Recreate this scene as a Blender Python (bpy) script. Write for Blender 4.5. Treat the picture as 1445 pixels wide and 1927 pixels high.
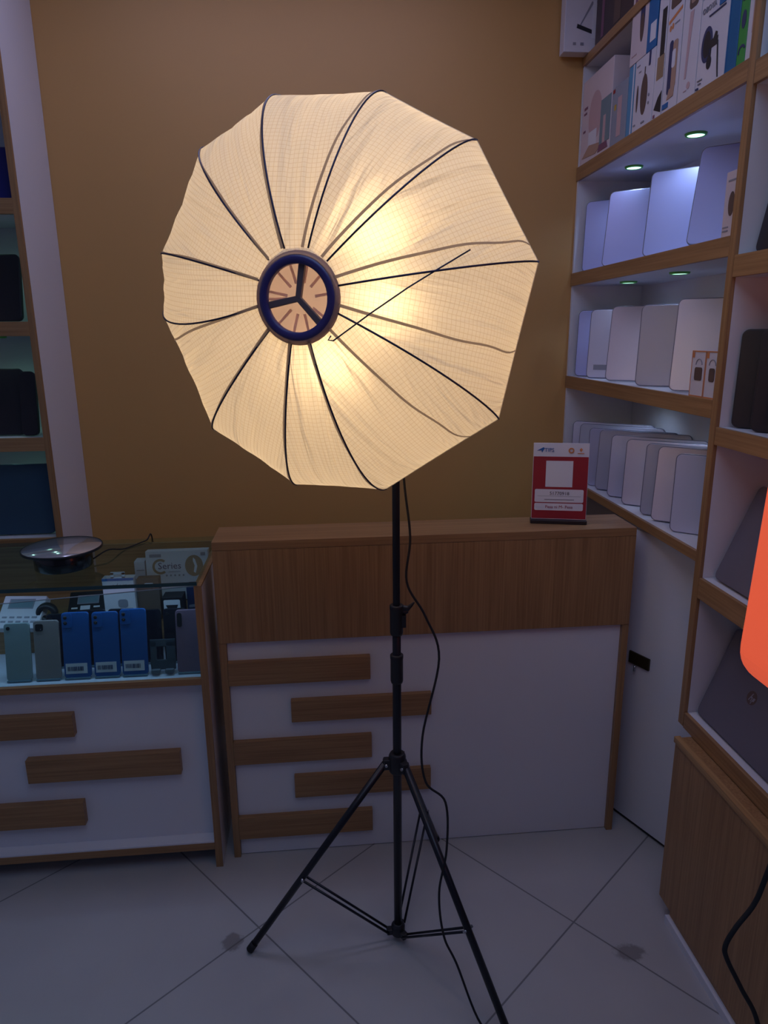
import bpy, bmesh, math, random
from mathutils import Vector, Matrix
random.seed(7)
for _o in list(bpy.data.objects): bpy.data.objects.remove(_o)
SC = bpy.context.scene
COL = SC.collection
PI = math.pi
# ------------------------------------------------------------------ camera
cam = bpy.data.objects.new('camera', bpy.data.cameras.new('camera')); COL.objects.link(cam)
cam.data.sensor_fit = 'VERTICAL'; cam.data.sensor_height = 24.0
cam.data.lens = 1306.37/1927*24.0
cam.data.clip_start = 0.02
YAW, PIT, ROL = -0.0906934754, 0.251000240, -0.00956100429
f_ = Vector((-math.sin(YAW)*math.cos(PIT), math.cos(YAW)*math.cos(PIT), -math.sin(PIT)))
r_ = Vector((math.cos(YAW), math.sin(YAW), 0)); u_ = r_.cross(f_)
r2 = r_*math.cos(ROL)+u_*math.sin(ROL); u2 = -r_*math.sin(ROL)+u_*math.cos(ROL)
m = Matrix((r2, u2, -f_)).transposed().to_4x4(); m.translation = Vector((0, 0, 1.55))
cam.matrix_world = m
SC.camera = cam
# ------------------------------------------------------------------ view, world, room light
SC.view_settings.view_transform = 'Standard'; SC.view_settings.look = 'None'
SC.view_settings.gamma = 1; SC.view_settings.use_curve_mapping = False
SC.view_settings.exposure = 0.0
W = bpy.data.worlds.new('shop_air'); SC.world = W; W.use_nodes = True
W.node_tree.nodes['Background'].inputs[0].default_value = (0.50, 0.55, 1.0, 1)
W.node_tree.nodes['Background'].inputs[1].default_value = 0.045
def light(name, kind, loc, energy, color, size=0.1, target=None, parent=None, spot=1.6, sy=None):
    d = bpy.data.lights.new(name, kind); d.energy = energy; d.color = color
    if kind == 'AREA':
        d.size = size
        if sy: d.shape = 'RECTANGLE'; d.size_y = sy
    else: d.shadow_soft_size = size
    if kind == 'SPOT': d.spot_size = spot; d.spot_blend = 0.8
    o = bpy.data.objects.new(name, d); COL.objects.link(o); o.location = loc
    if target is not None:
        o.rotation_euler = (Vector(target)-Vector(loc)).to_track_quat('-Z', 'Y').to_euler()
    if parent: o.parent = parent
    return o
light('ceiling_panel_light', 'AREA', (0.1, 0.3, 2.80), 12.6, (0.42, 0.60, 1.0), 1.5, (0.1, 0.35, 0), sy=1.5)
light('ceiling_strip_light', 'AREA', (-0.1, 2.0, 2.80), 5.2, (0.60, 0.60, 1.0), 1.3, (-0.1, 2.05, 0), sy=0.3)
BULB_W = 1.04
# ------------------------------------------------------------------ materials
MATS = {}
def mat(name, col, rough=0.5, metal=0.0, spec=0.5, var=0.06, scale=14.0, bump=0.0, coat=0.0):
    """plain procedural surface with a faint mottling"""
    if name in MATS: return MATS[name]
    M = bpy.data.materials.new(name); M.use_nodes = True; nt = M.node_tree; n = nt.nodes; l = nt.links
    b = n['Principled BSDF']
    b.inputs['Roughness'].default_value = rough; b.inputs['Metallic'].default_value = metal
    b.inputs['Specular IOR Level'].default_value = spec; b.inputs['Coat Weight'].default_value = coat
    tc = n.new('ShaderNodeTexCoord'); nz = n.new('ShaderNodeTexNoise'); nz.inputs['Scale'].default_value = scale
    nz.inputs['Detail'].default_value = 4
    l.new(tc.outputs['Object'], nz.inputs['Vector'])
    mx = n.new('ShaderNodeMix'); mx.data_type = 'RGBA'
    mx.inputs[6].default_value = (*[c*(1-var) for c in col], 1); mx.inputs[7].default_value = (*[min(1, c*(1+var)) for c in col], 1)
    l.new(nz.outputs['Fac'], mx.inputs[0]); l.new(mx.outputs[2], b.inputs['Base Color'])
    if bump:
        bp = n.new('ShaderNodeBump'); bp.inputs['Strength'].default_value = bump; bp.inputs['Distance'].default_value = 0.002
        l.new(nz.outputs['Fac'], bp.inputs['Height']); l.new(bp.outputs['Normal'], b.inputs['Normal'])
    MATS[name] = M; return M
def wood(name, axis, dark=(0.25, 0.130, 0.055), lite=(0.365, 0.205, 0.092), rough=0.42):
    """laminate with fine grain running along one axis (0,1,2)"""
    M = bpy.data.materials.new(name); M.use_nodes = True; nt = M.node_tree; n = nt.nodes; l = nt.links
    b = n['Principled BSDF']; b.inputs['Roughness'].default_value = rough
    tc = n.new('ShaderNodeTexCoord'); mp = n.new('ShaderNodeMapping')
    s = [170.0, 170.0, 170.0]; s[axis] = 3.5
    mp.inputs['Scale'].default_value = s
    l.new(tc.outputs['Object'], mp.inputs['Vector'])
    n1 = n.new('ShaderNodeTexNoise'); n1.inputs['Scale'].default_value = 1.0; n1.inputs['Detail'].default_value = 3
    l.new(mp.outputs[0], n1.inputs['Vector'])
    mp2 = n.new('ShaderNodeMapping'); s2 = [26.0]*3; s2[axis] = 1.2; mp2.inputs['Scale'].default_value = s2
    l.new(tc.outputs['Object'], mp2.inputs['Vector'])
    n2 = n.new('ShaderNodeTexNoise'); n2.inputs['Scale'].default_value = 1.0; l.new(mp2.outputs[0], n2.inputs['Vector'])
    ad = n.new('ShaderNodeMath'); ad.operation = 'MULTIPLY_ADD'; ad.inputs[1].default_value = 0.65
    l.new(n1.outputs['Fac'], ad.inputs[0])
    h = n.new('ShaderNodeMath'); h.operation = 'MULTIPLY'; h.inputs[1].default_value = 0.35; l.new(n2.outputs['Fac'], h.inputs[0])
    l.new(h.outputs[0], ad.inputs[2])
    cr = n.new('ShaderNodeValToRGB'); cr.color_ramp.elements[0].position = 0.36; cr.color_ramp.elements[0].color = (*dark, 1)
    cr.color_ramp.elements[1].position = 0.62; cr.color_ramp.elements[1].color = (*lite, 1)
    l.new(ad.outputs[0], cr.inputs[0]); l.new(cr.outputs[0], b.inputs['Base Color'])
    MATS[name] = M; return M
def emis(name, col, strength):
    M = bpy.data.materials.new(name); M.use_nodes = True; n = M.node_tree.nodes; b = n['Principled BSDF']
    b.inputs['Base Color'].default_value = (*col, 1); b.inputs['Emission Color'].default_value = (*col, 1)
    b.inputs['Emission Strength'].default_value = strength; MATS[name] = M; return M
WZ, WX, WY = wood('wood_grain_vertical', 2), wood('wood_grain_across', 0), wood('wood_grain_along', 1)
WHITE = mat('white_laminate', (0.70, 0.70, 0.76), 0.38, var=0.03, scale=3)
SHELFW = mat('white_shelf_board', (0.66, 0.66, 0.70), 0.35, var=0.03, scale=3)
BLACK = mat('black_plastic', (0.012, 0.012, 0.016), 0.42)
BMETAL = mat('black_painted_metal', (0.010, 0.011, 0.018), 0.35, metal=0.2)
RUBBER = mat('black_rubber', (0.008, 0.008, 0.010), 0.7)
STEEL = mat('bare_steel', (0.45, 0.45, 0.48), 0.3, metal=1)
LAV = mat('lavender_silver_shell', (0.47, 0.50, 0.84), 0.33, metal=0.25, var=0.02)
SILVER = mat('silver_laptop_shell', (0.61, 0.60, 0.74), 0.33, metal=0.25, var=0.02)
SILVERB = mat('cool_silver_shell', (0.50, 0.52, 0.72), 0.33, metal=0.3, var=0.02)
WARMS = mat('warm_silver_shell', (0.61, 0.54, 0.62), 0.36, metal=0.2, var=0.02)
GREYL = mat('grey_laptop_shell', (0.40, 0.40, 0.50), 0.38, metal=0.25, var=0.02)
GRAPH = mat('graphite_laptop_shell', (0.16, 0.15, 0.19), 0.45, metal=0.2, var=0.05)
DARKL = mat('black_laptop_shell', (0.014, 0.012, 0.018), 0.4, var=0.2)
DBLUE = mat('dark_blue_laptop_shell', (0.02, 0.06, 0.11), 0.35, var=0.05)
RIMM = mat('laptop_rim', (0.16, 0.16, 0.22), 0.4, metal=0.3)
EDGE = mat('laptop_seam', (0.10, 0.10, 0.13), 0.5)
# wall paint
def wallpaint():
    M = mat('mustard_wall_paint', (0.52, 0.29, 0.095), 0.55, var=0.04, scale=2.2, bump=0.05); return M
MUST = wallpaint()
CEIL = mat('white_ceiling_paint', (0.70, 0.70, 0.72), 0.8)
# floor tiles
def floor_mat():
    M = bpy.data.materials.new('pale_floor_tiles'); M.use_nodes = True; nt = M.node_tree; n = nt.nodes; l = nt.links
    b = n['Principled BSDF']; b.inputs['Roughness'].default_value = 0.28
    def mth(op, a, c=None, d=None):
        k = n.new('ShaderNodeMath'); k.operation = op
        for i, v in enumerate((a, c, d)):
            if v is None: continue
            if isinstance(v, (int, float)): k.inputs[i].default_value = v
            else: l.new(v, k.inputs[i])
        return k.outputs[0]
    tc = n.new('ShaderNodeTexCoord'); sx = n.new('ShaderNodeSeparateXYZ'); l.new(tc.outputs['Object'], sx.inputs[0])
    a = math.radians(40.3); X, Y = sx.outputs[0], sx.outputs[1]
    u = mth('ADD', mth('MULTIPLY', X, math.cos(a)), mth('MULTIPLY', Y, math.sin(a)))
    v = mth('ADD', mth('MULTIPLY', X, -math.sin(a)), mth('MULTIPLY', Y, math.cos(a)))
    T = 0.603
    def line(c, off, w=0.0022):
        fr = mth('FRACT', mth('DIVIDE', mth('ADD', c, 30*T-off), T))
        return mth('LESS_THAN', mth('ABSOLUTE', mth('SUBTRACT', fr, mth('ROUND', fr))), w/T)
    g = mth('MAXIMUM', line(u, 0.853), line(v, 0.7247))
    nz = n.new('ShaderNodeTexNoise'); nz.inputs['Scale'].default_value = 2.4; nz.inputs['Detail'].default_value = 6
    l.new(tc.outputs['Object'], nz.inputs['Vector'])
    fine = n.new('ShaderNodeTexNoise'); fine.inputs['Scale'].default_value = 60; fine.inputs['Detail'].default_value = 4
    l.new(tc.outputs['Object'], fine.inputs['Vector'])
    cr = n.new('ShaderNodeMix'); cr.data_type = 'RGBA'; cr.inputs[6].default_value = (0.36, 0.35, 0.36, 1); cr.inputs[7].default_value = (0.50, 0.49, 0.49, 1)
    l.new(nz.outputs['Fac'], cr.inputs[0])
    mg = n.new('ShaderNodeMix'); mg.data_type = 'RGBA'; mg.inputs[7].default_value = (0.10, 0.095, 0.10, 1)
    l.new(cr.outputs[2], mg.inputs[6]); l.new(mth('MULTIPLY', g, 0.75), mg.inputs[0])
    last = mg.outputs[2]
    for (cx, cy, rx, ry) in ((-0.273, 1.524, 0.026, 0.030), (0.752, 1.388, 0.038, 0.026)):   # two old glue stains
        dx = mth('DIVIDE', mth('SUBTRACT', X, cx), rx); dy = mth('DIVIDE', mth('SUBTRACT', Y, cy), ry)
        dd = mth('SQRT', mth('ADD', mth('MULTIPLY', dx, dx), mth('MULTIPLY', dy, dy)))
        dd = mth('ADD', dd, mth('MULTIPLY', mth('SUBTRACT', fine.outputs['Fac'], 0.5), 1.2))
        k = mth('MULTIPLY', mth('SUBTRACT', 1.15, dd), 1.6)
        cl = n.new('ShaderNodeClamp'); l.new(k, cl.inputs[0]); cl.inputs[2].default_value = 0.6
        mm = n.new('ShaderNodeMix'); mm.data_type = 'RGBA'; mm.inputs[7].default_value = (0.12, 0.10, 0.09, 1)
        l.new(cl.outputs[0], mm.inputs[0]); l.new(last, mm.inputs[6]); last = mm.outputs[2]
    l.new(last, b.inputs['Base Color'])
    return M
FLOOR = floor_mat()
def glass_mat(name, tint=(0.80, 0.92, 0.90), refl=0.12):
    M = bpy.data.materials.new(name); M.use_nodes = True; nt = M.node_tree; n = nt.nodes; l = nt.links
    out = n['Material Output']; n.remove(n['Principled BSDF'])
    t = n.new('ShaderNodeBsdfTransparent'); t.inputs[0].default_value = (*tint, 1)
    g = n.new('ShaderNodeBsdfGlossy'); g.inputs['Roughness'].default_value = 0.02; g.inputs[0].default_value = (0.9, 0.95, 1, 1)
    fr = n.new('ShaderNodeFresnel'); fr.inputs[0].default_value = 1.5
    ge = n.new('ShaderNodeNewGeometry'); k = n.new('ShaderNodeMath'); k.operation = 'SUBTRACT'; k.inputs[0].default_value = 1; l.new(ge.outputs['Backfacing'], k.inputs[1])
    k2 = n.new('ShaderNodeMath'); k2.operation = 'MULTIPLY'; l.new(fr.outputs[0], k2.inputs[0]); l.new(k.outputs[0], k2.inputs[1])
    mx = n.new('ShaderNodeMixShader'); l.new(k2.outputs[0], mx.inputs[0]); l.new(t.outputs[0], mx.inputs[1]); l.new(g.outputs[0], mx.inputs[2])
    l.new(mx.outputs[0], out.inputs[0]); return M
GLASS = glass_mat('clear_counter_glass')
GEDGE = mat('green_glass_edge', (0.02, 0.06, 0.07), 0.15, coat=0.3)
def fabric_mat(name, col, ripstop=True, refr=0.12):
    M = bpy.data.materials.new(name); M.use_nodes = True; nt = M.node_tree; n = nt.nodes; l = nt.links
    out = n['Material Output']; n.remove(n['Principled BSDF'])
    tr = n.new('ShaderNodeBsdfTranslucent'); df = n.new('ShaderNodeBsdfDiffuse'); rf = n.new('ShaderNodeBsdfRefraction')
    rf.inputs['IOR'].default_value = 1.35; rf.inputs['Roughness'].default_value = 0.75
    uv = n.new('ShaderNodeUVMap'); sp = n.new('ShaderNodeSeparateXYZ'); l.new(uv.outputs[0], sp.inputs[0])
    def mth(op, a, c=None):
        k = n.new('ShaderNodeMath'); k.operation = op
        for i, v in enumerate((a, c)):
            if v is None: continue
            if isinstance(v, (int, float)): k.inputs[i].default_value = v
            else: l.new(v, k.inputs[i])
        return k.outputs[0]
    def grid(c, T=0.0072, w=0.09):
        fr = mth('FRACT', mth('DIVIDE', mth('ADD', c, 5.0), T)); return mth('LESS_THAN', fr, w)
    base = n.new('ShaderNodeMix'); base.data_type = 'RGBA'
    base.inputs[6].default_value = (*col, 1); base.inputs[7].default_value = (col[0]*.80, col[1]*.75, col[2]*.68, 1)
    if ripstop: l.new(mth('MAXIMUM', grid(sp.outputs[0]), grid(sp.outputs[1])), base.inputs[0])
    else: base.inputs[0].default_value = 0
    # soft folds running outwards
    mp = n.new('ShaderNodeMapping'); mp.inputs['Scale'].default_value = (26, 4.5, 1); l.new(uv.outputs[0], mp.inputs[0])
    nz = n.new('ShaderNodeTexNoise'); nz.inputs['Scale'].default_value = 1; nz.inputs['Detail'].default_value = 3; nz.inputs['Distortion'].default_value = 0.6
    l.new(mp.outputs[0], nz.inputs['Vector'])
    bp = n.new('ShaderNodeBump'); bp.inputs['Strength'].default_value = 0.9; bp.inputs['Distance'].default_value = 0.022
    l.new(nz.outputs['Fac'], bp.inputs['Height'])
    for s in (tr, df, rf): l.new(base.outputs[2], s.inputs['Color']); l.new(bp.outputs[0], s.inputs['Normal'])
    m1 = n.new('ShaderNodeMixShader'); m1.inputs[0].default_value = 0.3; l.new(tr.outputs[0], m1.inputs[1]); l.new(df.outputs[0], m1.inputs[2])
    m2 = n.new('ShaderNodeMixShader'); m2.inputs[0].default_value = refr; l.new(m1.outputs[0], m2.inputs[1]); l.new(rf.outputs[0], m2.inputs[2])
    l.new(m2.outputs[0], out.inputs[0]); MATS[name] = M; return M
# ------------------------------------------------------------------ mesh helpers
class MB:
    def __init__(s): s.bm = bmesh.new(); s.uv = None
    def box(s, x0, y0, z0, x1, y1, z1, mi=0):
        x0, x1 = sorted((x0, x1)); y0, y1 = sorted((y0, y1)); z0, z1 = sorted((z0, z1))
        v = [s.bm.verts.new(p) for p in ((x0,y0,z0),(x1,y0,z0),(x1,y1,z0),(x0,y1,z0),(x0,y0,z1),(x1,y0,z1),(x1,y1,z1),(x0,y1,z1))]
        for q in ((0,3,2,1),(4,5,6,7),(0,1,5,4),(1,2,6,5),(2,3,7,6),(3,0,4,7)):
            f = s.bm.faces.new([v[i] for i in q]); f.material_index = mi
        return s
    def prism(s, pts, a, b, M=None, mi=0):
        """2-D outline extruded from a to b along local z, placed by matrix M"""
        M = M or Matrix.Identity(4)
        lo = [s.bm.verts.new(M @ Vector((x, y, a))) for x, y in pts]; hi = [s.bm.verts.new(M @ Vector((x, y, b))) for x, y in pts]
        k = len(pts); fs = [s.bm.faces.new(lo[::-1]), s.bm.faces.new(hi)]
        for i in range(k): fs.append(s.bm.faces.new((lo[i], lo[(i+1) % k], hi[(i+1) % k], hi[i])))
        for f in fs: f.material_index = mi
        return s
    def tube(s, pts, r, n=10, mi=0, cap=True):
        pts = [Vector(p) for p in pts]; rings = []
        rr = r if isinstance(r, (list, tuple)) else [r]*len(pts)
        up = None
        for i, p in enumerate(pts):
            t = (pts[min(i+1, len(pts)-1)]-pts[max(i-1, 0)]).normalized()
            if up is None:
                up = Vector((0, 0, 1)) if abs(t.z) < .9 else Vector((1, 0, 0))
            a = t.cross(up).normalized(); b = t.cross(a).normalized(); up = a.cross(t).normalized()
            rings.append([s.bm.verts.new(p+(a*math.cos(k*2*PI/n)+b*math.sin(k*2*PI/n))*rr[i]) for k in range(n)])
        for i in range(len(rings)-1):
            for k in range(n):
                f = s.bm.faces.new((rings[i][k], rings[i][(k+1) % n], rings[i+1][(k+1) % n], rings[i+1][k])); f.material_index = mi; f.smooth = True
        if cap:
            for q in (rings[0][::-1], rings[-1]):
                f = s.bm.faces.new(q); f.material_index = mi
        return s
    def lathe(s, prof, M=None, n=28, mi=0, smooth=True):
        """profile [(r,z)] about local z"""
        M = M or Matrix.Identity(4); rings = []
        for r, z in prof:
            if r < 1e-6: rings.append([s.bm.verts.new(M @ Vector((0, 0, z)))]*n)
            else: rings.append([s.bm.verts.new(M @ Vector((r*math.cos(k*2*PI/n), r*math.sin(k*2*PI/n), z))) for k in range(n)])
        for i in range(len(rings)-1):
            for k in range(n):
                q = []
                for v in (rings[i][k], rings[i][(k+1) % n], rings[i+1][(k+1) % n], rings[i+1][k]):
                    if v not in q: q.append(v)
                if len(q) > 2:
                    try: f = s.bm.faces.new(q); f.material_index = mi; f.smooth = smooth
                    except ValueError: pass
        return s
    def build(s, name, mats, parent=None, bevel=0.0, seg=2, loc=None, rot=None):
        bmesh.ops.recalc_face_normals(s.bm, faces=s.bm.faces[:])
        me = bpy.data.meshes.new(name); s.bm.to_mesh(me); s.bm.free()
        for q in (mats if isinstance(mats, (list, tuple)) else [mats]): me.materials.append(q)
        o = bpy.data.objects.new(name, me); COL.objects.link(o)
        if bevel:
            b = o.modifiers.new('bevel', 'BEVEL'); b.width = bevel; b.segments = seg; b.limit_method = 'ANGLE'
        if parent: o.parent = parent
        if loc is not None: o.location = loc
        if rot is not None: o.rotation_euler = rot
        return o
def tag(o, label=None, cat=None, group=None, kind=None):
    if label: o['label'] = label
    if cat: o['category'] = cat
    if group: o['group'] = group
    if kind: o['kind'] = kind
    return o
def thing(name, label, cat, loc=(0, 0, 0), rot=(0, 0, 0), group=None):
    o = bpy.data.objects.new(name, None); COL.objects.link(o); o.location = loc; o.rotation_euler = rot
    o.empty_display_size = 0.05
    return tag(o, label, cat, group)
def struct(name, mb, m, bevel=0.0): return tag(mb.build(name, m, bevel=bevel), kind='structure')
def rrect(x0, y0, x1, y1, r, n=5):
    pts = []
    for cx, cy, a in ((x1-r, y0+r, -90), (x1-r, y1-r, 0), (x0+r, y1-r, 90), (x0+r, y0+r, 180)):
        for k in range(n+1):
            t = math.radians(a+90*k/n); pts.append((cx+r*math.cos(t), cy+r*math.sin(t)))
    return pts
def ell(cx, cy, rx, ry, n=24, a0=0, a1=360): return [(cx+rx*math.cos(math.radians(a0+(a1-a0)*k/n)), cy+ry*math.sin(math.radians(a0+(a1-a0)*k/n))) for k in range(n)]
def curve(pts, n=8):
    """Catmull-Rom through points"""
    P = [Vector(p) for p in pts]; P = [2*P[0]-P[1]]+P+[2*P[-1]-P[-2]]; out = []
    for i in range(1, len(P)-2):
        for k in range(n):
            t = k/n; a, b, c, d = P[i-1:i+3]
            out.append(0.5*((2*b)+(c-a)*t+(2*a-5*b+4*c-d)*t*t+(3*b-a-3*c+d)*t**3))
    out.append(P[-2]); return out
FACE_RIGHT = Matrix(((0, 0, -1, 0), (-1, 0, 0, 0), (0, 1, 0, 0), (0, 0, 0, 1)))   # reads from the aisle, on a face that looks to -X
FACE_FRONT = Matrix(((1, 0, 0, 0), (0, 0, -1, 0), (0, 1, 0, 0), (0, 0, 0, 1)))    # on a face that looks to -Y
def printing(name, items, M, parent, mats, lift=0.0003):
    """printed marks on a face: thin raised ink, one mesh; items in face coordinates (metres)"""
    mb = MB(); names = list(mats)
    for i, it in enumerate(items):
        kind, m_ = it[0], names.index(it[-1]); z = lift*(i*0.35+1)
        if kind == 'rect': mb.prism([(it[1], it[2]), (it[3], it[2]), (it[3], it[4]), (it[1], it[4])], 0, z, M, m_)
        elif kind == 'rrect': mb.prism(rrect(*it[1:6], n=4), 0, z, M, m_)
        elif kind == 'ell': mb.prism(ell(*it[1:5]), 0, z, M, m_)
        elif kind == 'poly': mb.prism(it[1], 0, z, M, m_)
        elif kind == 'arc':      # cx, cy, r, width, a0, a1
            _, cx, cy, r, w, a0, a1, _m = it; k = 24
            for j in range(k):
                t0, t1 = [math.radians(a0+(a1-a0)*q/k) for q in (j, j+1)]
                q = [(cx+rr*math.cos(t), cy+rr*math.sin(t)) for rr, t in ((r-w/2, t0), (r+w/2, t0), (r+w/2, t1), (r-w/2, t1))]
                mb.prism(q, 0, z, M, m_)
        elif kind == 'text':     # string, x, y, size, align
            _, s, x, y, size, al, _m = it
            c = bpy.data.curves.new('t', 'FONT'); c.body = s; c.size = size; c.align_x = al; c.extrude = z/2; c.resolution_u = 2
            o = bpy.data.objects.new('t', c); me = bpy.data.meshes.new_from_object(o)
            me.transform(M @ Matrix.Translation((x, y, z/2)))
            n0 = len(mb.bm.faces); mb.bm.from_mesh(me); mb.bm.faces.ensure_lookup_table()
            for f in mb.bm.faces[n0:]: f.material_index = m_
            bpy.data.objects.remove(o); bpy.data.curves.remove(c); bpy.data.meshes.remove(me)
    return mb.build(name, [mats[k] for k in names], parent)
INK = {k: mat('ink_'+k, c, 0.5, var=0.03) for k, c in dict(
    navy=(0.03, 0.04, 0.12), black=(0.02, 0.02, 0.025), brown=(0.11, 0.07, 0.06), tan=(0.42, 0.27, 0.20), orange=(0.60, 0.22, 0.08),
    red=(0.30, 0.014, 0.025), white=(0.68, 0.68, 0.74), grey=(0.25, 0.25, 0.30), teal=(0.16, 0.24, 0.28), blue=(0.01, 0.12, 0.36),
    pink=(0.52, 0.36, 0.38), green=(0.03, 0.30, 0.06), yellow=(0.50, 0.34, 0.06), gold=(0.30, 0.20, 0.12), purple=(0.20, 0.08, 0.14)).items()}
def I(*ks): return {k: INK[k] for k in ks}

# ================================================================== the room
CE = 2.86
XF, XW, YW = 0.93, 1.21, 2.60      # shelf fronts, right wall, back wall
mb = MB(); mb.box(-2.2, -2.5, -0.05, 1.4, YW+0.2, 0); struct('floor', mb, FLOOR)
mb = MB(); mb.box(-2.2, -2.5, CE, 1.4, YW+0.2, CE+0.05); struct('ceiling', mb, CEIL)
mb = MB(); mb.box(-2.2, YW, 0, 1.4, YW+0.1, CE); struct('wall_back', mb, MUST)
mb = MB(); mb.box(XW, -2.5, 0, XW+0.1, YW, CE); struct('wall_right', mb, WHITE)
mb = MB(); mb.box(-2.2, -2.5, 0, -2.1, YW, CE); struct('wall_left', mb, WHITE)

# ================================================================== light stand + lantern softbox
PX, PY = 0.162, 1.487
st = thing('light_stand', 'black metal tripod light stand carrying the glowing round softbox', 'light stand', (PX, PY, 0))
mb = MB(); mb.lathe([(0, .022), (.0105, .022), (.0105, .80)]); lower = mb.build('lower_pole', BMETAL, st)
mb = MB(); mb.lathe([(.0098, .75), (.0098, .94), (0, .94)]); mb.build('middle_pole', BMETAL, st)
mb = MB(); mb.lathe([(.0085, .90), (.0085, 1.52), (0.006, 1.53), (.006, 1.56), (0, 1.56)]); mb.build('upper_pole', BMETAL, st)
def collar(z0, z1, r): return MB().lathe([(.009, z0), (r*.9, z0), (r, z0+.006), (r, z1-.012), (r*1.04, z1-.010), (r*1.04, z1-.002), (r*.9, z1), (.008, z1)], n=20)
c1 = collar(.749, .822, .0150).build('pole_collar', BLACK, st)
c2 = collar(.872, .946, .0155).build('pole_collar', BLACK, st)
mb = MB(); mb.box(.008, -.011, .892, .021, .011, .922); mb.tube([(.012, 0, .938), (.026, -.002, .936), (.034, -.003, .944), (.041, -.004, .952)], [.0075, .007, .0042, .0018], 8)
mb.tube([(.010, 0, .930), (.020, 0, .928), (.026, -.002, .930)], [.007, .008, .005], 8)
mb.build('lock_lever', BLACK, c2, bevel=.002)
ANG = [180.0, 65.3, -54.8]
mb = MB(); mb.lathe([(.010, .508), (.019, .508), (.021, .514), (.021, .552), (.017, .560), (.010, .560)], n=24)
for a in ANG:
    M = Matrix.Rotation(math.radians(a), 4, 'Z')
    mb.prism([(.012, -.009), (.033, -.009), (.036, 0), (.033, .009), (.012, .009)], .518, .545, M)
mb.build('leg_collar', BLACK, st, bevel=.0015)
mb = MB(); mb.lathe([(0, .018), (.013, .018), (.018, .024), (.018, .048), (.0125, .056), (.010, .056)], n=24)
for a in ANG:
    M = Matrix.Rotation(math.radians(a), 4, 'Z')
    mb.prism([(.010, -.008), (.029, -.008), (.031, 0), (.029, .008), (.010, .008)], .024, .040, M)
mb.build('brace_collar', BLACK, st, bevel=.0015)
for a in ANG:
    d = Vector((math.cos(math.radians(a)), math.sin(math.radians(a)), 0)); n_ = Vector((-d.y, d.x, 0))
    top = d*.030+Vector((0, 0, .532)); foot = d*.385+Vector((0, 0, .011))
    leg = MB().tube([top, foot], .0088, 12).build('leg', BMETAL, st)
    e = (foot-top).normalized(); MB().tube([foot-e*.022, foot+e*.002], [.0098, .0102], 12).build('rubber_foot', RUBBER, leg)
    mid = top+(foot-top)*.60
    for s_ in (-1, 1):
        MB().tube([d*.026+n_*s_*.0085+Vector((0, 0, .032)), mid+n_*s_*.0105], .0032, 8).build('brace', BMETAL, st)
    MB().tube([mid-n_*.014, mid+n_*.014], .0035, 8).build('brace_bolt', STEEL, leg)
    MB().tube([top-n_*.013-d*.002, top+n_*.013-d*.002], .0035, 8).build('hinge_bolt', STEEL, leg)

A = math.radians(23)
AX = Vector((-math.sin(A), -math.cos(A), -0.02)).normalized()
BC = Vector((0.163, 1.49, 1.618))
UU = Vector((0, 0, 1)).cross(AX).normalized(); VV = AX.cross(UU)
SM = Matrix((UU, VV, AX)).transposed().to_4x4(); SM.translation = BC      # local z = optical axis of the lamp
sb = thing('lantern_softbox', 'large round lantern softbox glowing warm cream on the black tripod stand', 'softbox')
sb.matrix_world = SM
FAB = fabric_mat('cream_ripstop_diffuser', (0.90, 0.87, 0.83))
SEAM = fabric_mat('doubled_seam_tape', (0.34, 0.30, 0.30), ripstop=False, refr=0.03)
HUBF = fabric_mat('hub_diffuser_cloth', (0.55, 0.44, 0.44), ripstop=False, refr=0.06)
HUBP = mat('indigo_hub_plastic', (0.050, 0.036, 0.15), 0.32, var=0.1)
ROD = mat('spring_steel_rod', (0.025, 0.025, 0.07), 0.35, metal=0.5)
RIM = [(107.4, .321, 106), (75.4, .305, 72), (44.8, .309, 41), (7.6, .320, 7), (-37.0, .330, -26), (-78.2, .335, -77), (-106.6, .341, -101), (-137.6, .341, -133), (-180.5, .332, -164), (-192.4, .332, -197), (-226.8, .332, -227)]   # rim angle, rim radius, angle at the hub
def bend(b, t): return b[2]+(b[0]-b[2])*t**1.3
S_APEX, S_RIM, R_HUB = 0.483, 0.296, 0.062
FM = math.radians(86)
def front(ang, R, t, out=0.0):
    ph = t*FM; r = R_HUB+(R-R_HUB)*math.sin(ph)/math.sin(FM); z = S_RIM+(S_APEX-S_RIM)*(math.cos(ph)-math.cos(FM))/(1-math.cos(FM))
    a = math.radians(ang); nrm = Vector((math.cos(a)*math.sin(ph), math.sin(a)*math.sin(ph), math.cos(ph)*1.6)).normalized()
    return Vector((r*math.cos(a), r*math.sin(a), z))+nrm*out
def back(ang, R, t):
    a = math.radians(ang); r = .055+(R-.055)*math.cos(t*PI/2)**.8; z = S_RIM-(S_RIM-.03)*t**1.15
    return Vector((r*math.cos(a), r*math.sin(a), z))
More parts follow.
